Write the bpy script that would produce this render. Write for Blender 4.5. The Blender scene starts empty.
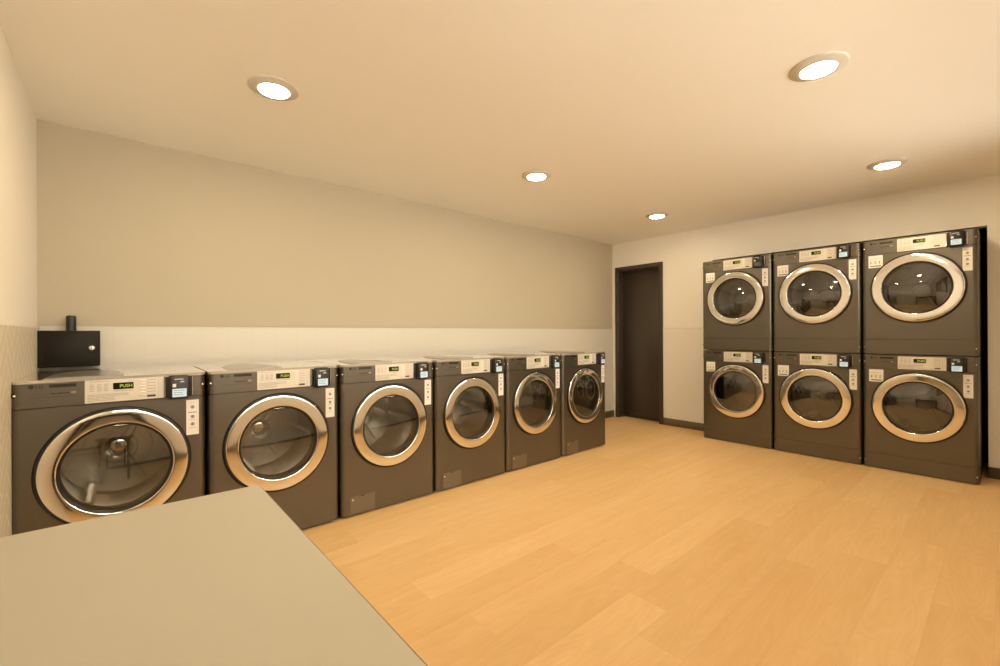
import bpy, bmesh, math, random
from mathutils import Matrix, Vector

S = bpy.context.scene
COL = S.collection
PI = math.pi


def lin(r, g, b):
    f = lambda c: (c / 255 / 12.92) if c / 255 <= .04045 else ((c / 255 + .055) / 1.055) ** 2.4
    return (f(r), f(g), f(b), 1)


# ------------------------------------------------------------------ materials
def mat(name, base=(.8, .8, .8, 1), rough=.5, metal=0., spec=.5, emit=None, estr=0., coat=0., coat_r=.1):
    m = bpy.data.materials.new(name)
    m.use_nodes = True
    b = m.node_tree.nodes['Principled BSDF']
    b.inputs['Base Color'].default_value = base
    b.inputs['Roughness'].default_value = rough
    b.inputs['Metallic'].default_value = metal
    b.inputs['Specular IOR Level'].default_value = spec
    b.inputs['Coat Weight'].default_value = coat
    b.inputs['Coat Roughness'].default_value = coat_r
    if emit:
        b.inputs['Emission Color'].default_value = emit
        b.inputs['Emission Strength'].default_value = estr
    return m


class NT:
    """small helper for node graphs"""
    def __init__(s, m):
        s.t = m.node_tree
        s.b = s.t.nodes['Principled BSDF']

    def n(s, typ, **kw):
        x = s.t.nodes.new(typ)
        for k, v in kw.items():
            setattr(x, k, v)
        return x

    def l(s, a, b):
        s.t.links.new(a, b)

    def m(s, op, a, b=None, c=None):
        x = s.n('ShaderNodeMath', operation=op)
        for i, v in enumerate((a, b, c)):
            if v is None:
                continue
            if isinstance(v, (int, float)):
                x.inputs[i].default_value = v
            else:
                s.l(v, x.inputs[i])
        return x.outputs[0]

    def mix(s, f, a, b):
        x = s.n('ShaderNodeMix', data_type='RGBA')
        for i, v in ((0, f), (6, a), (7, b)):
            if isinstance(v, (int, float, tuple)):
                x.inputs[i].default_value = v
            else:
                s.l(v, x.inputs[i])
        return x.outputs[2]

    def pos(s):
        g = s.n('ShaderNodeNewGeometry')
        x = s.n('ShaderNodeSeparateXYZ')
        s.l(g.outputs['Position'], x.inputs[0])
        return x.outputs[0], x.outputs[1], x.outputs[2], g.outputs['Position']

    def comb(s, a, b, c):
        x = s.n('ShaderNodeCombineXYZ')
        for i, v in enumerate((a, b, c)):
            if isinstance(v, (int, float)):
                x.inputs[i].default_value = v
            else:
                s.l(v, x.inputs[i])
        return x.outputs[0]

    def noise(s, vec, scale, detail=3, rough=.5):
        x = s.n('ShaderNodeTexNoise')
        x.inputs['Scale'].default_value = scale
        x.inputs['Detail'].default_value = detail
        x.inputs['Roughness'].default_value = rough
        s.l(vec, x.inputs['Vector'])
        return x.outputs[0]

    def bump(s, h, strength, dist):
        x = s.n('ShaderNodeBump')
        x.inputs['Strength'].default_value = strength
        x.inputs['Distance'].default_value = dist
        s.l(h, x.inputs['Height'])
        s.l(x.outputs[0], s.b.inputs['Normal'])


def paint(name, base, rough=.6, bump=.12):
    m = mat(name, base, rough, spec=.3)
    t = NT(m)
    p = t.pos()[3]
    t.bump(t.noise(p, 180, 2), bump, .0015)
    return m


WHITE = paint('white_wall_paint', (.84, .825, .795, 1), .55)
CEIL = paint('ceiling_paint', (.89, .885, .86, 1), .7, .25)
TAUPE = paint('taupe_wall_paint', (.485, .442, .345, 1), .55)
FRONTW = paint('white_wall_paint_front', (.78, .765, .73, 1), .6)

# wainscot: large pale panels with thin vertical joints
WAIN = mat('pale_wainscot_tile', (.645, .625, .575, 1), .32)
t = NT(WAIN)
px, py, pz, pp = t.pos()
fx = t.m('FRACT', t.m('DIVIDE', t.m('ADD', px, 4.8475 + 12 * .1545), .1545))
dx = t.m('MINIMUM', fx, t.m('SUBTRACT', 1, fx))
jt = t.m('LESS_THAN', dx, .010)
t.l(t.mix(jt, (.645, .625, .575, 1), (.61, .59, .535, 1)), t.b.inputs['Base Color'])
DOORWAIN = mat('pale_wall_panel', (.80, .785, .745, 1), .45)

# herringbone tile on the left wall
HERR = mat('beige_herringbone_tile', (.6, .55, .45, 1), .35)
t = NT(HERR)
px, py, pz, pp = t.pos()
w = .064
n_ = 3
a = t.m('DIVIDE', t.m('MULTIPLY', t.m('ADD', py, pz), .70711), w)
b = t.m('DIVIDE', t.m('MULTIPLY', t.m('SUBTRACT', pz, py), .70711), w)
ia, ib = t.m('FLOOR', a), t.m('FLOOR', b)
fa, fb = t.m('SUBTRACT', a, ia), t.m('SUBTRACT', b, ib)
k = t.m('FLOORED_MODULO', t.m('SUBTRACT', ia, ib), 2 * n_)
hor = t.m('LESS_THAN', k, n_ - .5)


def edge(tt, across, along, n):
    e1 = tt.m('MINIMUM', across, tt.m('SUBTRACT', 1, across))
    e2 = tt.m('MINIMUM', along, tt.m('SUBTRACT', n, along))
    return tt.m('MINIMUM', e1, e2)


eh = edge(t, fb, t.m('ADD', k, fa), n_)
ev = edge(t, fa, t.m('ADD', t.m('SUBTRACT', 2 * n_ - 1, k), fb), n_)
d = t.m('ADD', t.m('MULTIPLY', hor, eh), t.m('MULTIPLY', t.m('SUBTRACT', 1, hor), ev))
gr = t.m('LESS_THAN', d, .050)
t.l(t.mix(gr, (.70, .645, .535, 1), (.93, .91, .86, 1)), t.b.inputs['Base Color'])

# floor: light oak vinyl planks running along x
FLOOR = mat('oak_plank_floor', (.7, .5, .28, 1), .42, spec=.35)
t = NT(FLOOR)
px, py, pz, pp = t.pos()
pw_, pl_ = .182, 1.22
row = t.m('FLOOR', t.m('DIVIDE', t.m('ADD', py, 20), pw_))
wn = t.n('ShaderNodeTexWhiteNoise', noise_dimensions='1D')
t.l(row, wn.inputs['W'])
xs = t.m('ADD', t.m('DIVIDE', t.m('ADD', px, 20), pl_), wn.outputs[0])
idx = t.m('FLOOR', xs)
wn2 = t.n('ShaderNodeTexWhiteNoise', noise_dimensions='2D')
t.l(t.comb(row, idx, 0), wn2.inputs['Vector'])
rnd = wn2.outputs[0]
fy = t.m('FRACT', t.m('DIVIDE', t.m('ADD', py, 20), pw_))
fxx = t.m('FRACT', xs)
ey = t.m('MULTIPLY', t.m('MINIMUM', fy, t.m('SUBTRACT', 1, fy)), pw_)
ex = t.m('MULTIPLY', t.m('MINIMUM', fxx, t.m('SUBTRACT', 1, fxx)), pl_)
seam = t.m('LESS_THAN', t.m('MINIMUM', ey, ex), .0011)
off = t.m('MULTIPLY', rnd, 37.)
gv = t.comb(t.m('ADD', t.m('MULTIPLY', px, 1.1), off), t.m('ADD', t.m('MULTIPLY', py, 9.), off), 0)
g1 = t.noise(gv, 1.6, 4, .55)
gv2 = t.comb(t.m('ADD', t.m('MULTIPLY', px, 2.2), off), t.m('MULTIPLY', py, 60.), off)
g2 = t.noise(gv2, 2.0, 3, .6)
# cathedral grain rings
gv3 = t.comb(t.m('ADD', t.m('MULTIPLY', px, .9), off), t.m('ADD', t.m('MULTIPLY', py, 5.), off), 0)
g3 = t.noise(gv3, 1.3, 2, .4)
rings = t.m('FRACT', t.m('MULTIPLY', g3, 16.))
rings = t.m('MULTIPLY', t.m('MINIMUM', rings, t.m('SUBTRACT', 1, rings)), 2.)
tone = t.m('ADD', t.m('MULTIPLY', rnd, .40), t.m('MULTIPLY', g1, .85))
tone = t.m('SUBTRACT', tone, .18)
c1 = t.mix(tone, (.655, .425, .190, 1), (.82, .585, .312, 1))
c2 = t.mix(t.m('MULTIPLY', t.m('SUBTRACT', 1, rings), .13), c1, (.50, .29, .11, 1))
c3 = t.mix(t.m('MULTIPLY', t.m('POWER', g2, 2.), .22), c2, (.52, .31, .12, 1))
c4 = t.mix(t.m('MULTIPLY', seam, .17), c3, (.30, .17, .07, 1))
t.l(c4, t.b.inputs['Base Color'])
t.l(t.m('ADD', .36, t.m('MULTIPLY', g2, .12)), t.b.inputs['Roughness'])

BASEB = mat('dark_brown_baseboard', (.125, .095, .062, 1), .5)
DOORM = mat('dark_bronze_door_paint', (.052, .041, .032, 1), .42)
NICHE = mat('near_black_recess', (.03, .028, .025, 1), .8)  # near-black walls of the recess and door backing
GRAPH = mat('graphite_steel', (.168, .155, .132, 1), .34, metal=.92, spec=.5)
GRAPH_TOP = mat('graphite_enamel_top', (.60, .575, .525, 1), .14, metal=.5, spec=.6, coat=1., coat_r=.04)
LIDM = mat('graphite_lid', (.26, .245, .22, 1), .3, metal=.5, spec=.6, coat=.6, coat_r=.22)
SIDE = mat('black_side_steel', (.012, .0115, .011, 1), .55)
BLACK = mat('black_plastic', (.010, .010, .010, 1), .38)
RUBBER = mat('black_rubber', (.012, .012, .012, 1), .6)
CHROME = mat('chrome', (.86, .85, .83, 1), .07, metal=1)
STEEL = mat('drum_steel', (.62, .60, .56, 1), .26, metal=1)
DRUMD = mat('dryer_drum_steel', (.30, .29, .27, 1), .38, metal=1)
FASCIA = mat('silver_fascia', (.74, .72, .67, 1), .30, metal=.25)
FPRINT = mat('fascia_print', (.34, .31, .27, 1), .5)
FBTN = mat('pale_button', (.86, .85, .82, 1), .35)
DARKP = mat('dark_print', (.03, .028, .025, 1), .5)
LOGOP = mat('dark_badge_print', (.012, .011, .010, 1), .4)
DISP = mat('display_window', (.012, .013, .010, 1), .12)
GREEN = mat('green_led_digits', (.1, .2, .02, 1), .5, emit=(.74, .72, .08, 1), estr=.42)
LCD = mat('reader_lcd', (.35, .42, .45, 1), .25, emit=(.55, .75, .85, 1), estr=.50)
LCDOFF = mat('reader_lcd_off', (.06, .065, .065, 1), .25)
LABELW = mat('white_label_vinyl', (.80, .79, .77, 1), .45)
LABELG = mat('grey_label_print', (.16, .155, .15, 1), .5)
COVER = mat('filter_cover_plastic', (.235, .22, .19, 1), .34, metal=.9)
TABLE = mat('pale_grey_laminate', (.48, .46, .40, 1), .6, spec=.25)
t = NT(TABLE)
t.l(t.mix(t.noise(t.pos()[3], 2.2, 3), (.375, .35, .282, 1), (.405, .38, .31, 1)), t.b.inputs['Base Color'])
TEDGE = mat('dark_table_edge', (.10, .088, .07, 1), .5)
TFRAME = mat('black_table_frame', (.02, .019, .018, 1), .45)
BOXM = mat('black_powder_coated_steel', (.012, .010, .008, 1), .55, spec=.25)
t = NT(BOXM)
t.bump(t.noise(t.n('ShaderNodeTexCoord').outputs['Object'], 400, 2), .25, .0008)
TRIMW = mat('white_lamp_trim', (.60, .575, .53, 1), .5)
LENS = mat('lamp_lens', (.9, .9, .9, 1), .4, emit=(1., .79, .49, 1), estr=200.)


def glass(name, tint, refl, base=.02):
    m = bpy.data.materials.new(name)
    m.use_nodes = True
    nt = m.node_tree
    nt.nodes.clear()
    o = nt.nodes.new('ShaderNodeOutputMaterial')
    mx = nt.nodes.new('ShaderNodeMixShader')
    tr = nt.nodes.new('ShaderNodeBsdfTransparent')
    gl = nt.nodes.new('ShaderNodeBsdfGlossy')
    fr = nt.nodes.new('ShaderNodeFresnel')
    ad = nt.nodes.new('ShaderNodeMath')
    ad.operation = 'MULTIPLY_ADD'
    ad.inputs[1].default_value = refl
    ad.inputs[2].default_value = base
    ad.use_clamp = True
    fr.inputs['IOR'].default_value = 1.5
    tr.inputs[0].default_value = tint
    gl.inputs['Roughness'].default_value = .015
    nt.links.new(fr.outputs[0], ad.inputs[0])
    nt.links.new(ad.outputs[0], mx.inputs[0])
    nt.links.new(tr.outputs[0], mx.inputs[1])
    nt.links.new(gl.outputs[0], mx.inputs[2])
    nt.links.new(mx.outputs[0], o.inputs[0])
    return m


GLASS_W = glass('washer_window_glass', (.66, .64, .60, 1), 1.6, .05)
GLASS_C = glass('fill_window_glass', (.95, .95, .95, 1), 1.)  # panes of the added front window
GLASS_D = glass('smoked_dryer_window_glass', (.42, .40, .36, 1), 1.8, .10)


# ------------------------------------------------------------------ mesh builder
class MB:
    def __init__(s):
        s.bm = bmesh.new()
        s.mats = []

    def mi(s, m):
        if m not in s.mats:
            s.mats.append(m)
        return s.mats.index(m)

    def faces(s, vs, fs, m, smooth=False):
        i = s.mi(m)
        bv = [s.bm.verts.new(v) for v in vs]
        for f in fs:
            try:
                fc = s.bm.faces.new([bv[k] for k in f])
            except ValueError:
                continue
            fc.material_index = i
            fc.smooth = smooth
        return bv

    def box(s, x0, x1, y0, y1, z0, z1, m, bev=0., seg=2):
        tmp = bmesh.new()
        vs = [tmp.verts.new(v) for v in ((x0, y0, z0), (x1, y0, z0), (x1, y1, z0), (x0, y1, z0),
                                         (x0, y0, z1), (x1, y0, z1), (x1, y1, z1), (x0, y1, z1))]
        for f in ((0, 3, 2, 1), (4, 5, 6, 7), (0, 1, 5, 4), (1, 2, 6, 5), (2, 3, 7, 6), (3, 0, 4, 7)):
            tmp.faces.new([vs[k] for k in f])
        if bev:
            bmesh.ops.bevel(tmp, geom=tmp.edges[:], offset=bev, segments=seg, affect='EDGES', profile=.5)
        s.absorb(tmp, m, smooth=bev > 0)

    def absorb(s, tmp, m, smooth=False, M=None):
        i = s.mi(m)
        mp = {}
        for v in tmp.verts:
            mp[v] = s.bm.verts.new(M @ v.co if M else v.co)
        for f in tmp.faces:
            try:
                g = s.bm.faces.new([mp[v] for v in f.verts])
            except ValueError:
                continue
            g.material_index = i
            g.smooth = smooth
        tmp.free()

    def lathe(s, prof, m, c=(0, 0, 0), axis='Y', seg=64, closed=False, smooth=True):
        """profile of (radius, offset along axis)"""
        i = s.mi(m)
        rings = []
        for r, h in prof:
            if r < 1e-6:
                p = (c[0], c[1] + h, c[2]) if axis == 'Y' else (c[0], c[1], c[2] + h) if axis == 'Z' else (c[0] + h, c[1], c[2])
                rings.append([s.bm.verts.new(p)])
                continue
            ring = []
            for k in range(seg):
                a = 2 * PI * k / seg
                u, v = r * math.cos(a), r * math.sin(a)
                p = (c[0] + u, c[1] + h, c[2] + v) if axis == 'Y' else (c[0] + u, c[1] + v, c[2] + h) if axis == 'Z' else (c[0] + h, c[1] + u, c[2] + v)
                ring.append(s.bm.verts.new(p))
            rings.append(ring)
        n = len(rings)
        for q in range(n if closed else n - 1):
            A, B = rings[q], rings[(q + 1) % n]
            for k in range(seg):
                k2 = (k + 1) % seg
                if len(A) == 1 and len(B) == 1:
                    continue
                if len(A) == 1:
                    vs = [A[0], B[k2], B[k]]
                elif len(B) == 1:
                    vs = [A[k], A[k2], B[0]]
                else:
                    vs = [A[k], A[k2], B[k2], B[k]]
                try:
                    f = s.bm.faces.new(vs)
                except ValueError:
                    continue
                f.material_index = i
                f.smooth = smooth

    def extrude_poly(s, pts, to3, h0, h1, m, smooth=False):
        """closed outline pts (2-D) lifted by to3(u, v, h) between h0 and h1"""
        n = len(pts)
        vs = [to3(u, v, h0) for u, v in pts] + [to3(u, v, h1) for u, v in pts]
        fs = [tuple(range(n)), tuple(range(2 * n - 1, n - 1, -1))]
        fs += [(k, (k + 1) % n, n + (k + 1) % n, n + k) for k in range(n)]
        s.faces(vs, fs, m, smooth)

    def text(s, body, size, x, z, y, m, align='LEFT', bold=0., sx=1.):
        cu = bpy.data.curves.new('t', 'FONT')
        cu.body = body
        cu.size = size
        cu.align_x = align
        cu.offset = bold
        cu.resolution_u = 3
        ob = bpy.data.objects.new('t', cu)
        COL.objects.link(ob)
        dg = bpy.context.evaluated_depsgraph_get()
        me = bpy.data.meshes.new_from_object(ob.evaluated_get(dg))
        tmp = bmesh.new()
        tmp.from_mesh(me)
        M = Matrix(((sx, 0, 0, x), (0, 0, -1, y), (0, 1, 0, z), (0, 0, 0, 1)))
        s.absorb(tmp, m, M=M)
        bpy.data.objects.remove(ob)
        bpy.data.curves.remove(cu)
        bpy.data.meshes.remove(me)

    def build(s, name, parent=None, recalc=True, sharp=None):
        if recalc:
            bmesh.ops.recalc_face_normals(s.bm, faces=s.bm.faces[:])
        me = bpy.data.meshes.new(name)
        s.bm.to_mesh(me)
        s.bm.free()
        for m in s.mats:
            me.materials.append(m)
        if sharp:
            me.set_sharp_from_angle(angle=math.radians(sharp))
        o = bpy.data.objects.new(name, me)
        COL.objects.link(o)
        if parent:
            o.parent = parent
        return o


def rrect(x0, x1, z0, z1, r, n=5):
    pts = []
    for cx, cz, a0 in ((x1 - r, z1 - r, 0), (x0 + r, z1 - r, 90), (x0 + r, z0 + r, 180), (x1 - r, z0 + r, 270)):
        for k in range(n + 1):
            a = math.radians(a0 + 90 * k / n)
            pts.append((cx + r * math.cos(a), cz + r * math.sin(a)))
    return pts


def thing(name, label, cat, loc=(0, 0, 0), rz=0., group=None):
    o = bpy.data.objects.new(name, None)
    o.empty_display_size = .1
    COL.objects.link(o)
    o.location = loc
    o.rotation_euler = (0, 0, rz)
    o['label'] = label
    o['category'] = cat
    if group:
        o['group'] = group
    return o


def struct(o):
    o['kind'] = 'structure'
    return o


def copy_tree(o, parent=None):
    c = o.copy()
    COL.objects.link(c)
    if parent:
        c.parent = parent
    for ch in list(o.children):
        copy_tree(ch, c)
    return c


# ------------------------------------------------------------------ dimensions (metres, room corner by the door = origin)
XL, YF, H = -5.638, -4.30, 2.424
YW, XW0, PW = -.8600, -5.6370, .7042
XD, YD0, PD = -.2975, -1.4127, .7026
WZ = 1.232
DY0, DY1, DH = -.0505, -.7646, 2.0927
NY0, NY1, NZ, NX = -1.385, -3.555, 2.03, .56

# ------------------------------------------------------------------ room shell
b = MB()
b.box(XL - .12, NX + .1, YF - .12, .12, -.1, 0, FLOOR)
struct(b.build('floor'))
b = MB()
b.box(XL - .12, NX + .1, YF - .12, .12, H, H + .1, CEIL)
struct(b.build('ceiling'))
b = MB()
b.box(XL - .12, .12, 0, .12, 0, H, TAUPE)
struct(b.build('wall_back'))
b = MB()
b.box(XL - .12, XL, YF, 0, 0, H, WHITE)
struct(b.build('wall_left'))
# front wall, behind the camera: long high window, added to brighten the ceiling
b = MB()
QX0, QX1, QZ0, QZ1 = -5.45, -1.05, 1.34, 2.32
b.box(XL - .12, NX + .1, YF - .12, YF, 0, QZ0, FRONTW)
b.box(XL - .12, NX + .1, YF - .12, YF, QZ1, H, FRONTW)
b.box(XL - .12, QX0, YF - .12, YF, QZ0, QZ1, FRONTW)
b.box(QX1, NX + .1, YF - .12, YF, QZ0, QZ1, FRONTW)
struct(b.build('wall_front'))
b = MB()
NP = 4
for q in range(NP + 1):
    xm = QX0 + .02 + (QX1 - QX0 - .04) * q / NP
    b.box(xm - .02, xm + .02, YF - .09, YF - .03, QZ0, QZ1, DOORM)
b.box(QX0, QX1, YF - .09, YF - .03, QZ0, QZ0 + .04, DOORM)
b.box(QX0, QX1, YF - .09, YF - .03, QZ1 - .04, QZ1, DOORM)
wf = struct(b.build('fill_window_1'))  # made-up window frame, added as a source of fill light
for q in range(NP):
    b = MB()
    xa, xb = (QX0 + .02 + (QX1 - QX0 - .04) * k_ / NP for k_ in (q, q + 1))
    b.faces([(xa, YF - .06, QZ0 + .03), (xb, YF - .06, QZ0 + .03), (xb, YF - .06, QZ1 - .03), (xa, YF - .06, QZ1 - .03)], [(0, 1, 2, 3)], GLASS_C)
    b.build('fill_pane', wf)
# door wall with the door opening and the dryer recess
b = MB()
T = .12
b.box(0, T, DY0 - .03, 0, 0, H, WHITE)
b.box(0, T, DY1 + .03, DY0 - .03, DH - .03, H, WHITE)
b.box(0, T, NY0, DY1 + .03, 0, H, WHITE)
b.box(0, T, NY1, NY0, NZ, H, WHITE)
b.box(0, T, YF, NY1, 0, H, WHITE)
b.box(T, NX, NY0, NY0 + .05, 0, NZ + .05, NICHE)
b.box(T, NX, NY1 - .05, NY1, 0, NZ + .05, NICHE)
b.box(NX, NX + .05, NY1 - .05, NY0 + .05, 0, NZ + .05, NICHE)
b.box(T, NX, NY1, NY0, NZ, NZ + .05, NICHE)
struct(b.build('wall_right'))

# wainscot on the washer wall, with a small cap
b = MB()
b.box(XL, 0, -.010, 0, 0, WZ, WAIN)
b.box(XL, 0, -.013, 0, WZ - .008, WZ, WAIN)
struct(b.build('trim_1'))
# herringbone wainscot on the left wall, edge bead in the corner and along its top
b = MB()
b.box(XL, XL + .010, YF, -.013, 0, WZ - .010, HERR)
b.box(XL, XL + .013, YF, -.013, WZ - .012, WZ - .002, WHITE)
struct(b.build('trim_2'))
# thin joint strip on the door wall
b = MB()
b.box(-.010, 0, NY0, DY1, WZ + .000, WZ + .010, DOORWAIN, .001, 1)
b.box(-.003, 0, NY0, DY1, .09, WZ + .002, DOORWAIN)
struct(b.build('trim_3'))
# baseboards
b = MB()
b.box(-.012, 0, NY0 - .0, DY1, 0, .09, BASEB, .002, 1)
b.box(-.012, 0, YF, NY1 + .0, 0, .09, BASEB, .002, 1)
struct(b.build('baseboard_right'))
b = MB()
b.box(XL + .014, -.012, -.024, -.013, 0, .09, BASEB, .002, 1)
struct(b.build('baseboard_back'))
b = MB()
b.box(XL, -.012, YF, YF + .012, 0, .10, BASEB, .002, 1)
struct(b.build('baseboard_front'))

# ------------------------------------------------------------------ door
b = MB()
FW = .055
for (x0, x1, y0, y1, z0, z1) in ((-.014, .125, DY0 - FW, DY0, 0, DH), (-.014, .125, DY1, DY1 + FW, 0, DH),
                                 (-.014, .125, DY1 + FW, DY0 - FW, DH - FW, DH)):
    b.box(x0, x1, y0, y1, z0, z1, DOORM, .002, 1)
# stop beads behind which the slab closes
b.box(.080, .095, DY0 - FW - .012, DY0 - FW, 0, DH - FW, DOORM)
b.box(.080, .095, DY1 + FW, DY1 + FW + .012, 0, DH - FW, DOORM)
b.box(.080, .095, DY1 + FW + .012, DY0 - FW - .012, DH - FW - .012, DH - FW, DOORM)
fr = struct(b.build('door_1'))
b = MB()
b.box(.0955, .135, DY1 + FW + .003, DY0 - FW - .003, .008, DH - FW - .003, DOORM, .002, 1)
b.build('door_slab', fr)
b = MB()
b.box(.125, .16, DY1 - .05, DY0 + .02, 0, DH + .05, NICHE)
struct(b.build('wall_behind_door'))

# ------------------------------------------------------------------ washing machine and dryer
ZC = .5555
HW = .3480
FY = -.037


def front_profile():
    """x, y of the front skin from the left edge inwards: a quarter round of 30 x 37 mm"""
    return [(-HW, 0)] + [(-HW + RX * (1 - math.sin(math.radians(90 - t_))), FY * math.cos(math.radians(90 - t_))) for t_ in (12, 24, 36, 48, 60, 72, 82, 90)]


RX = .030
ARC = front_profile()          # from the left edge (y near 0) inwards to the flat front (y = FY)
XF = HW - RX                 # half width of the flat centre


def skin(b, z0, z1, m, hole=False):
    """curved front skin between two heights"""
    full = ARC + [(-x, y) for x, y in reversed(ARC)]
    # side curves
    for sgn in (-1, 1):
        pts = [(sgn * -x if sgn > 0 else x, y) for x, y in ARC]
        vs = [(x, y, z0) for x, y in pts] + [(x, y, z1) for x, y in pts]
        n = len(pts)
        b.faces(vs, [(k, k + 1, n + k + 1, n + k) for k in range(n - 1)], m, True)
    # lips top and bottom
    for z in (z0, z1):
        vs = [(x, y, z) for x, y in full] + [(x, .02, z) for x, y in full]
        n = len(full)
        b.faces(vs, [(k, k + 1, n + k + 1, n + k) for k in range(n - 1)], m)
    if not hole:
        b.faces([(-XF, FY, z0), (XF, FY, z0), (XF, FY, z1), (-XF, FY, z1)], [(0, 1, 2, 3)], m)
        return
    R = .2845
    N = 96
    inner, outer = [], []
    for k in range(N):
        a = 2 * PI * k / N
        c, s_ = math.cos(a), math.sin(a)
        inner.append((R * c, FY, ZC + R * s_))
        tx = XF / abs(c) if abs(c) > 1e-9 else 1e9
        tz = ((z1 - ZC) if s_ > 0 else (ZC - z0)) / abs(s_) if abs(s_) > 1e-9 else 1e9
        q = min(tx, tz)
        outer.append((q * c, FY, ZC + q * s_))
    lip = [(x, FY + .02, z) for x, y, z in inner]
    vs = inner + outer + lip
    b.faces(vs, [(k, (k + 1) % N, N + (k + 1) % N, N + k) for k in range(N)], m)
    b.faces(lip + inner, [(k, (k + 1) % N, N + (k + 1) % N, N + k) for k in range(N)], m, True)
    # corner triangles left over between the last ray hits and the rectangle corners
    for cx in (-XF, XF):
        for cz in (z0, z1):
            best = sorted(range(N), key=lambda k: (outer[k][0] - cx) ** 2 + (outer[k][2] - cz) ** 2)
            on_x = [k for k in best if abs(outer[k][0] - cx) < 1e-6][0]
            on_z = [k for k in best if abs(outer[k][2] - cz) < 1e-6][0]
            if on_x != on_z:
                b.faces([outer[on_x], (cx, FY, cz), outer[on_z]], [(0, 1, 2)], m)


def seg_bars(b, x0, x1, z, h, y, m, pat, rnd):
    """a row of tiny printed dashes standing for lines of small print"""
    x = x0
    while x < x1 - .001:
        w_ = min(rnd.choice(pat), x1 - x)
        b.faces([(x, y, z), (x + w_, y, z), (x + w_, y, z + h), (x, y, z + h)], [(0, 1, 2, 3)], m)
        x += w_ + .0022


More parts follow.
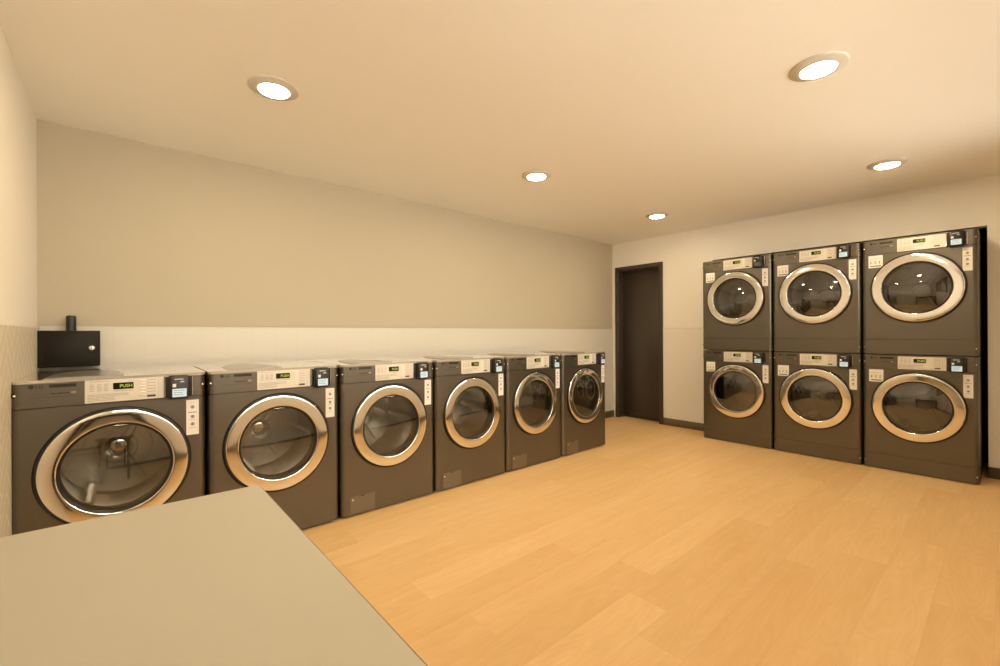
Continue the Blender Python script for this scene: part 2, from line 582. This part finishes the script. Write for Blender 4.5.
def machine(kind):
    rnd = random.Random(7)
    dryer = kind == 'dryer'
    D = .74
    t = thing('clothes_dryer' if dryer else 'washing_machine', '', 'dryer' if dryer else 'washing machine')
    # ---- cabinet shell (open in front, the skins close it)
    b = MB()
    z0, z1 = (.006, .981) if dryer else (.014, .966)
    x0, x1 = -HW, HW
    b.faces([(x0, 0, z0), (x0, D, z0), (x0, D, z1), (x0, 0, z1)], [(0, 1, 2, 3)], SIDE)
    b.faces([(x1, 0, z0), (x1, D, z0), (x1, D, z1), (x1, 0, z1)], [(0, 1, 2, 3)], SIDE)
    b.faces([(x0, D, z0), (x1, D, z0), (x1, D, z1), (x0, D, z1)], [(0, 1, 2, 3)], SIDE)
    b.faces([(x0, 0, z0), (x1, 0, z0), (x1, D, z0), (x0, D, z0)], [(0, 1, 2, 3)], SIDE)
    b.faces([(x0, 0, z1), (x1, 0, z1), (x1, D, z1), (x0, D, z1)], [(0, 1, 2, 3)], SIDE)
    b.build('cabinet', t)
    for sx in (-1, 1):
        for y in (.05, D - .06):
            b = MB()
            b.lathe([(0, .0), (.024, 0), (.024, .004), (.014, .0062), (.014, .0145 if not dryer else .0066)], RUBBER, (sx * (HW - .06), y, 0), 'Z', 16)
            b.build('foot', t)
    # ---- front panel
    b = MB()
    zlow = .133 if dryer else .014
    skin(b, zlow, .8595, GRAPH, True)
    b.build('front_panel', t, recalc=True)
    if dryer:
        b = MB()
        skin(b, .006, .1305, GRAPH)
        b.build('kick_plate', t)
    # ---- control panel
    b = MB()
    zt = .981 if dryer else .967
    skin(b, .8625, zt, GRAPH)
    y = FY - .0008
    # round badge and letters
    cx, cz, r = -.284, .9545, .0090
    n = 20
    b.faces([(cx + r * math.cos(2 * PI * k / n), y, cz + r * math.sin(2 * PI * k / n)) for k in range(n)], [tuple(range(n))], LOGOP)
    b.text('LG', .020, -.2715, .9475, y, LOGOP, bold=.0004)
    b.faces([(-.229, y, .9475), (-.143, y, .9475), (-.143, y, .9615), (-.229, y, .9615)], [(0, 1, 2, 3)], LOGOP)
    seg_bars(b, -.222, -.166, .9185, .0050, y, LOGOP, (.004, .007, .010), rnd)
    b.faces([(-.160, y, .918), (-.144, y, .918), (-.144, y, .927), (-.160, y, .927)], [(0, 1, 2, 3)], FPRINT)
    b.faces([(-.288, y, .9065), (-.143, y, .9065), (-.143, y, .9075), (-.288, y, .9075)], [(0, 1, 2, 3)], LOGOP)
    cp = b.build('control_panel', t)
    # silver fascia with its print
    b = MB()
    fx0, fx1, fz0, fz1 = -.115, .172, .8655, .9705
    b.extrude_poly(rrect(fx0, fx1, fz0, fz1, .003, 3), lambda u, v, h: (u, h, v), FY + .002, FY - .003, FASCIA)
    y = FY - .0036
    for cx in (-.098, -.073, -.050):
        for q in range(5):
            seg_bars(b, cx, cx + .015, .948 - q * .0072, .0026, y, FPRINT, (.004, .006, .009), rnd)
    for q in range(5):
        seg_bars(b, -.106, -.012 + .05 * (q < 2), .9005 - q * .0066, .0022, y, FPRINT, (.006, .01, .014), rnd)
    seg_bars(b, -.098, -.03, .9620, .0022, y, FPRINT, (.008, .012), rnd)
    seg_bars(b, -.012, .058, .9135, .0022, y, FPRINT, (.008, .012), rnd)
    for q in range(6):
        z = .9575 - q * .0142
        seg_bars(b, .107, .140, z, .0028, y, FPRINT, (.005, .008, .01), rnd)
    b.faces([(.107, y, .8755), (.140, y, .8755), (.140, y, .8845), (.107, y, .8845)], [(0, 1, 2, 3)], DARKP)
    b.faces([(.151, y, .868), (.1518, y, .868), (.1518, y, .968), (.151, y, .968)], [(0, 1, 2, 3)], FPRINT)
    fs = b.build('fascia', cp)
    for q in range(6):
        b = MB()
        z = .9585 - q * .0142
        b.box(.078, .103, FY - .0065, FY - .002, z - .0035, z + .0035, FBTN, .0015, 1)
        b.build('button', cp)
    b = MB()
    b.extrude_poly(rrect(-.018, .056, .9225, .953, .002, 2), lambda u, v, h: (u, h, v), FY - .002, FY - .0045, DISP)
    b.text('PUSH', .0205, .0285, .9305, FY - .0052, GREEN, 'CENTER', bold=.0005, sx=.95)
    b.build('display', cp)
    # ---- card reader
    b = MB()
    b.extrude_poly(rrect(.173, .291, .866, .968, .004, 2), lambda u, v, h: (u, h, v), FY, FY - .012, BLACK)
    b.box(.1740, .1765, FY - .014, FY - .0121, .870, .964, CHROME)
    b.box(.2875, .2900, FY - .014, FY - .0121, .870, .964, CHROME)
    rd = b.build('card_reader', t)
    b = MB()
    tmp = bmesh.new()
    pts = rrect(.186, .276, .856, .976, .018, 6)
    levels = ((FY - .010, 0), (FY - .037, 0), (FY - .043, .003), (FY - .046, .008))
    rings = []
    for h, ins in levels:
        cxm, czm = .231, .916
        rings.append([tmp.verts.new((cxm + (u - cxm) * (1 - ins / .045), h, czm + (v - czm) * (1 - ins / .061))) for u, v in pts])
    n = len(pts)
    for A, B in zip(rings, rings[1:]):
        for q in range(n):
            tmp.faces.new((A[q], A[(q + 1) % n], B[(q + 1) % n], B[q]))
    tmp.faces.new(rings[-1])
    tmp.faces.new(rings[0][::-1])
    b.absorb(tmp, BLACK)
    y = FY - .0466
    b.faces([(.212, y, .955), (.248, y, .955), (.248, y, .9585), (.212, y, .9585)], [(0, 1, 2, 3)], LABELW)
    for rr_, zz in ((.010, .936), (.006, .936)):
        vs = []
        for q in range(9):
            a = math.radians(35 + 110 * q / 8)
            vs += [(.243 + rr_ * math.cos(a), y, zz + rr_ * math.sin(a)), (.243 + (rr_ + .0018) * math.cos(a), y, zz + (rr_ + .0018) * math.sin(a))]
        b.faces(vs, [(2 * q, 2 * q + 2, 2 * q + 3, 2 * q + 1) for q in range(8)], LABELW)
    b.faces([(.204, y, .918), (.218, y, .918), (.218, y, .934), (.204, y, .934)], [(0, 1, 2, 3)], LABELW)
    b.build('reader_housing', rd, sharp=35)
    b = MB()
    b.extrude_poly(rrect(.203, .261, .868, .909, .002, 2), lambda u, v, h: (u, h, v), FY - .044, FY - .0472, LCD)
    for zz, wd in ((.899, .044), (.889, .036), (.879, .040)):
        seg_bars(b, .209, .209 + wd, zz, .0026, FY - .0477, LABELG, (.006, .009, .012), rnd)
    b.build('screen', rd)
    # ---- instruction label on the right of the door
    b = MB()
    lx0, lx1, lz0, lz1 = .263, .3165, .663, .843
    y = FY - .0016
    b.extrude_poly(rrect(lx0, lx1, lz0, lz1, .002, 2), lambda u, v, h: (u, h, v), FY - .0002, y, LABELW)
    y -= .0006
    cx = (lx0 + lx1) / 2
    for cz in (.806, .756, .718) if not dryer else (.800, .752, .715):
        r0, r1 = .0085, .0052
        n = 20
        vs = [(cx + r0 * math.cos(2 * PI * q / n), y, cz + r0 * math.sin(2 * PI * q / n)) for q in range(n)]
        vs += [(cx + r1 * math.cos(2 * PI * q / n), y, cz + r1 * math.sin(2 * PI * q / n)) for q in range(n)]
        b.faces(vs, [(q, (q + 1) % n, n + (q + 1) % n, n + q) for q in range(n)], LABELG)
        b.faces([(cx - .003, y, cz - .004), (cx + .003, y, cz - .004), (cx + .003, y, cz + .004), (cx - .003, y, cz + .004)], [(0, 1, 2, 3)], LABELG)
    seg_bars(b, lx0 + .010, lx1 - .010, .776, .0045, y, LABELG, (.006, .008), rnd)
    seg_bars(b, lx0 + .012, lx1 - .012, .7385, .0022, y, LABELG, (.006, .004), rnd)
    seg_bars(b, lx0 + .012, lx1 - .012, .698, .0020, y, LABELG, (.005, .004), rnd)
    seg_bars(b, lx0 + .014, lx1 - .014, .826, .0018, y, FPRINT, (.005, .004), rnd)
    b.build('instruction_label', t)
    if dryer:
        b = MB()
        y = FY - .0016
        b.extrude_poly(rrect(-.302, -.207, .748, .853, .002, 2), lambda u, v, h: (u, h, v), FY - .0002, y, LABELW)
        y -= .0006
        for q, cx in enumerate((-.283, -.2545, -.226)):
            b.faces([(cx - .009, y, .783), (cx + .009, y, .783), (cx + .009, y, .785), (cx - .009, y, .785)], [(0, 1, 2, 3)], LABELG)
            b.faces([(cx - .009, y, .802), (cx + .009, y, .802), (cx + .009, y, .804), (cx - .009, y, .804)], [(0, 1, 2, 3)], LABELG)
            b.faces([(cx - .007, y, .785), (cx - .002, y, .785), (cx + .001, y, .802), (cx - .004, y, .802)], [(0, 1, 2, 3)], LABELG)
        seg_bars(b, -.292, -.217, .823, .003, y, FPRINT, (.008, .012), rnd)
        b.faces([(-.290, y, .758), (-.219, y, .758), (-.219, y, .767), (-.290, y, .767)], [(0, 1, 2, 3)], LABELG)
        b.build('warning_label', t)
    # ---- screws at the edges
    sp = [(-.334, .920), (.334, .920)] + ([(-.334, .060), (.334, .060)] if dryer else [])
    for x, z in sp:
        b = MB()
        a = math.acos(1 - (HW - abs(x)) / RX)
        yy = FY * math.sin(a)
        b.lathe([(0, -.0045), (.004, -.0038), (.0062, -.0015), (.0062, .002)], CHROME, (x, yy, z), 'Y', 12)
        b.lathe([(.0062, -.0008), (.011, -.0006), (.0112, .003)], BLACK, (x, yy, z), 'Y', 12)
        b.build('screw', t)
    # ---- door
    b = MB()
    # local frame of the door: its centre at the front plane
    b.lathe([(.2700, .004), (.2700, -.0105), (.2694, -.0130), (.2678, -.0145), (.2650, -.0153), (.2590, -.0159), (.2480, -.0164), (.2360, -.0167),
             (.2240, -.0168), (.2140, -.0167), (.2100, -.0164), (.2088, -.0150)], CHROME, (0, 0, 0), 'Y', 128)
    dr = b.build('door', t)
    dr.location = (0, FY - (.012 if dryer else .0), ZC)
    dr.scale = (1.03, 1, 1.03) if dryer else (1, 1, 1)
    dr.rotation_euler = (0 if dryer else -math.radians(2.0), 0, 0)
    b = MB()
    b.lathe([(.2842, FY + .001), (.2842, FY + .006), (.2665, FY + .006)] if not dryer else [(.2900, FY - .0015), (.2900, FY - .003), (.2842, FY - .003), (.2842, FY + .006), (.2665, FY + .006)], RUBBER, (0, 0, ZC), 'Y', 96)
    b.build('door_seal', t)
    b = MB()
    b.lathe([(.2100, .004), (.2089, -.0140), (.2080, -.0150), (.2060, -.0130), (.2020, -.0085), (.1985, -.0070), (.1960, .004)], BLACK, (0, 0, 0), 'Y', 96)
    b.build('window_rim', dr)
    b = MB()
    b.lathe([(.2702, -.0095), (.2745, -.0100), (.2790, -.0088), (.2812, -.0060), (.2816, .006), (.2702, .006)], BLACK, (0, 0, 0), 'Y', 96)
    b.build('door_bezel', dr)
    b = MB()
    sag = .024 if dryer else .014
    R = .198
    prof = []
    for q in range(13):
        r = R * (1 - q / 12)
        prof.append((r, -.002 - sag * (1 - (r / R) ** 2)))
    b.lathe(prof, GLASS_D if dryer else GLASS_W, (0, 0, 0), 'Y', 96)
    b.build('door_glass', dr)
    # ---- drum behind the window
    dm = DRUMD if dryer else STEEL
    b = MB()
    b.lathe([(.262, FY + .012), (.214, FY + .014), (.202, FY + .03), (.200, .03)], RUBBER, (0, 0, ZC), 'Y', 64)
    b.lathe([(.200, .03), (.250, .040), (.252, .06), (.252, .42), (.240, .440), (.150, .444), (.145, .436), (.085, .436), (.080, .446), (0, .448)],
            dm, (0, 0, ZC), 'Y', 64)
    dd = b.build('drum', t, sharp=50)
    b = MB()
    b.lathe([(0, .418), (.045, .418), (.058, .424), (.062, .434), (.062, .440)], CHROME if not dryer else dm, (0, 0, ZC), 'Y', 40)
    b.build('hub', dd)
    for q in range(3):
        a = math.radians(90 + 120 * q)
        b = MB()
        tmp = bmesh.new()
        prof2 = [(-.035, .250), (-.018, .205), (.0, .198), (.018, .205), (.035, .250)]
        A = [tmp.verts.new((x, .07, z)) for x, z in prof2]
        B = [tmp.verts.new((x, .41, z)) for x, z in prof2]
        for k_ in range(4):
            tmp.faces.new((A[k_], A[k_ + 1], B[k_ + 1], B[k_]))
        tmp.faces.new(A[::-1])
        tmp.faces.new(B)
        M = Matrix.Translation((0, 0, ZC)) @ Matrix.Rotation(a, 4, 'Y')
        b.absorb(tmp, dm, M=M)
        b.build('lifter', dd, sharp=30)
        b = MB()
        tmp = bmesh.new()
        P = [(-.022, .060), (.022, .060), (.013, .225), (-.013, .225)]
        A = [tmp.verts.new((x, .437, z)) for x, z in P]
        B = [tmp.verts.new((x * .55, .424, z + (.006 if z < .1 else -.006))) for x, z in P]
        for k_ in range(4):
            tmp.faces.new((A[k_], A[(k_ + 1) % 4], B[(k_ + 1) % 4], B[k_]))
        tmp.faces.new(B)
        M = Matrix.Translation((0, 0, ZC)) @ Matrix.Rotation(a + PI / 3, 4, 'Y')
        b.absorb(tmp, dm, M=M)
        b.build('spoke', dd)
    if not dryer:
        # ---- worktop with curved dispenser lid
        b = MB()
        full = ARC + [(-x, y) for x, y in reversed(ARC)]
        pts = [(x, y - .002) for x, y in full] + [(HW, D), (-HW, D)]
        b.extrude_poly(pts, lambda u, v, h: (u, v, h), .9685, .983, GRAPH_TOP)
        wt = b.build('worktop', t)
        b = MB()
        o1 = []
        n = 24
        for q in range(n + 1):
            a = PI * q / n
            o1.append((-.115 - .138 * math.cos(a), .06 + .42 * math.sin(a) ** .8))
        lid = [(x, max(y, -.02)) for x, y in o1]
        lid = [(-.253, -.015)] + lid + [(.023, -.015)]
        mid = [(-.115 + (x + .115) * .93, -.012 + (y + .012) * .95) for x, y in lid]
        vs = [(x, y, .9832) for x, y in lid] + [(x, y, .989) for x, y in mid]
        m_ = len(lid)
        b.faces(vs, [(k_, (k_ + 1) % m_, m_ + (k_ + 1) % m_, m_ + k_) for k_ in range(m_)] + [tuple(range(m_, 2 * m_))], LIDM)
        b.build('dispenser_lid', wt)
        # ---- drain filter cover
        b = MB()
        y0, y1 = FY - .0005, FY - .004
        b.extrude_poly(rrect(-.288, -.122, .016, .131, .004, 3), lambda u, v, h: (u, h, v), y0, y1, COVER)
        b.faces([(-.218, y1 - .0004, .124), (-.192, y1 - .0004, .124), (-.192, y1 - .0004, .130), (-.218, y1 - .0004, .130)], [(0, 1, 2, 3)], DARKP)
        b.lathe([(0, -.002), (.006, -.0015), (.007, .0)], CHROME, (-.271, y1, .108), 'Y', 16)
        b.build('drain_filter_cover', t)
    return t


W = machine('washer')
wl = ['dark grey washing machine in the left corner, under the black lock box',
      'dark grey washing machine second from the left corner, partly behind the table corner',
      'dark grey washing machine third from the left corner, clear of the table',
      'dark grey washing machine third from the door end of the washer row',
      'dark grey washing machine second from the door end of the washer row',
      'dark grey washing machine at the door end of the washer row']
for i in range(6):
    o = W if i == 0 else copy_tree(W)
    o.location = (XW0 + (i + .5) * PW, YW, 0)
    o['label'] = wl[i]
    o['group'] = 'washing machines along the taupe wall'
W.location = (XW0 + .5 * PW, YW, 0)

Dp = machine('dryer')
dl = [('dark grey dryer, lower one of the stack nearest the door', 'dark grey dryer, upper one of the stack nearest the door, its reader screen unlit'),
      ('dark grey dryer, lower one of the middle stack', 'dark grey dryer, upper one of the middle stack'),
      ('dark grey dryer, lower one of the right-hand stack beside the black gap', 'dark grey dryer, upper one of the right-hand stack beside the black gap')]
first = True
for i in range(3):
    for j in range(2):
        o = Dp if first else copy_tree(Dp)
        first = False
        o.location = (XD, YD0 - (i + .5) * PD, j * .983)
        o.rotation_euler = (0, 0, -PI / 2)
        o['label'] = dl[i][j]
        o['group'] = 'stacked clothes dryers in the wall recess'
        if (i, j) == (0, 1):
            for ch in o.children:
                for g in ch.children:
                    if g.name.startswith('screen'):
                        g.material_slots[0].link = 'OBJECT'
                        g.material_slots[0].material = LCDOFF

# ------------------------------------------------------------------ black lock box on the wall above the first washer
bx0, bx1, bz0, bz1, by = -5.6275, -5.3690, .9960, 1.2055, -.108
t = thing('lock_box', 'small black lock box with a round post on top, in the corner above a washer', 'lock box',
          ((bx0 + bx1) / 2, -.013, bz0))
ox, oy, oz = t.location
b = MB()
b.box(bx0 - ox, bx1 - ox, by - oy, 0, 0, bz1 - oz, BOXM, .003, 2)
b.build('case', t)
b = MB()
b.box(bx0 + .024 - ox, bx1 - .006 - ox, by - .005 - oy, by - .0003 - oy, .010, bz1 - oz - .008, BOXM, .0015, 1)
dp = b.build('lid_door', t)
b = MB()
b.lathe([(0, -.010), (.012, -.009), (.0145, -.006), (.0145, 0)], CHROME, (-5.404 - ox, by - .0052 - oy, 1.104 - oz), 'Y', 24)
b.box(-5.4055 - ox, -5.4025 - ox, by - .0160 - oy, by - .0150 - oy, 1.099 - oz, 1.109 - oz, DARKP)
b.build('key_lock', dp)
b = MB()
b.lathe([(0, 0), (.0225, 0), (.0225, .080), (.021, .086), (.017, .089), (0, .089)], BLACK, (-5.4940 - ox, -.065 - oy, bz1 - oz), 'Z', 32)
b.build('post', t, sharp=40)

# ------------------------------------------------------------------ folding table along the left wall
TZ, TX1, TY1 = .87, -5.062, -2.648
TX0, TY0 = XL + .016, YF + .02
t = thing('folding_table', 'pale grey laminate folding table in the left foreground', 'table', ((TX0 + TX1) / 2, (TY0 + TY1) / 2, 0))
ox, oy = t.location.x, t.location.y
b = MB()
b.extrude_poly(rrect(TX0 + .0015 - ox, TX1 - .0015 - ox, TY0 + .0015 - oy, TY1 - .0015 - oy, .007, 5), lambda u, v, h: (u, v, h), TZ - .002, TZ, TABLE)
b.extrude_poly(rrect(TX0 - ox, TX1 - ox, TY0 - oy, TY1 - oy, .008, 5), lambda u, v, h: (u, v, h), TZ - .034, TZ - .0008, TEDGE)
b.build('tabletop', t)
b = MB()
x0, x1, y0, y1 = TX0 + .03 - ox, TX1 - .05 - ox, TY0 + .05 - oy, TY1 - .06 - oy
b.box(x0, x1, y0, y0 + .03, TZ - .10, TZ - .0345, TFRAME, .002, 1)
b.box(x0, x1, y1 - .03, y1, TZ - .10, TZ - .0345, TFRAME, .002, 1)
b.box(x0, x0 + .03, y0 + .03, y1 - .03, TZ - .10, TZ - .0345, TFRAME, .002, 1)
b.box(x1 - .03, x1, y0 + .03, y1 - .03, TZ - .10, TZ - .0345, TFRAME, .002, 1)
b.build('apron', t)
for x in (x0, x1 - .045):
    for y in (y0, y1 - .045):
        b = MB()
        b.box(x, x + .045, y, y + .045, 0, TZ - .1002, TFRAME, .003, 2)
        b.build('leg', t)

# ------------------------------------------------------------------ ceiling downlights
LXS, LYS = (-4.686, -2.795, -.975), (-1.235, -3.080)
ll = {(0, 0): 'round white ceiling light above the left washers',
      (1, 0): 'round white ceiling light in the middle of the row over the washers',
      (2, 0): 'small round white ceiling light nearest the door',
      (1, 1): 'large round white ceiling light at upper right of the photo',
      (2, 1): 'round white ceiling light nearest the stacked dryers',
      (0, 1): 'round white ceiling light over the folding table, outside the photo'}
proto = None
for i, x in enumerate(LXS):
    for j, y in enumerate(LYS):
        if proto is None:
            proto = thing('ceiling_light', '', 'ceiling light')
            b = MB()
            b.lathe([(.116, 0), (.116, -.004), (.111, -.0075), (.078, -.0165), (.0725, -.0175), (.0705, -.0145)], TRIMW, (0, 0, 0), 'Z', 64)
            b.build('trim_ring', proto)
            b = MB()
            b.lathe([(.0712, -.0140), (.0690, -.0175), (.056, -.0190), (.03, -.0200), (0, -.0205)], LENS, (0, 0, 0), 'Z', 48)
            b.build('lens', proto)
            o = proto
        else:
            o = copy_tree(proto)
        o.location = (x, y, H)
        o['label'] = ll[(i, j)]
        o['group'] = 'round ceiling lights'

# ------------------------------------------------------------------ camera, world, view
cam = bpy.data.cameras.new('camera')
cam.sensor_width = 36
cam.lens = 36 * 438.9 / 1000
cam.clip_start = .02
co = bpy.data.objects.new('camera', cam)
COL.objects.link(co)
yaw, pit, rol = math.radians(49.114), math.radians(.06), math.radians(-.259)
fw = Vector((math.cos(yaw) * math.cos(pit), math.sin(yaw) * math.cos(pit), math.sin(pit)))
rt = Vector((math.sin(yaw), -math.cos(yaw), 0))
up = rt.cross(fw)
r2 = rt * math.cos(rol) + up * math.sin(rol)
u2 = up * math.cos(rol) - rt * math.sin(rol)
Mx = Matrix((r2, u2, -fw)).transposed().to_4x4()
Mx.translation = (-5.2777, -3.6559, 1.178)
co.matrix_world = Mx
S.camera = co

wd = bpy.data.worlds.new('world')
wd.use_nodes = True
wd.node_tree.nodes['Background'].inputs[0].default_value = (1, .89, .71, 1)
wd.node_tree.nodes['Background'].inputs[1].default_value = 8.4  # bright sky, tuned as room fill through the added window
S.world = wd
S.cycles.max_bounces = 14
S.cycles.diffuse_bounces = 8
S.cycles.glossy_bounces = 6
S.cycles.transparent_max_bounces = 12
S.cycles.sample_clamp_indirect = 8
S.cycles.use_denoising = True
vs = S.view_settings
vs.view_transform = 'Standard'
vs.look = 'None'
vs.gamma = 1
vs.use_curve_mapping = False
vs.exposure = .17
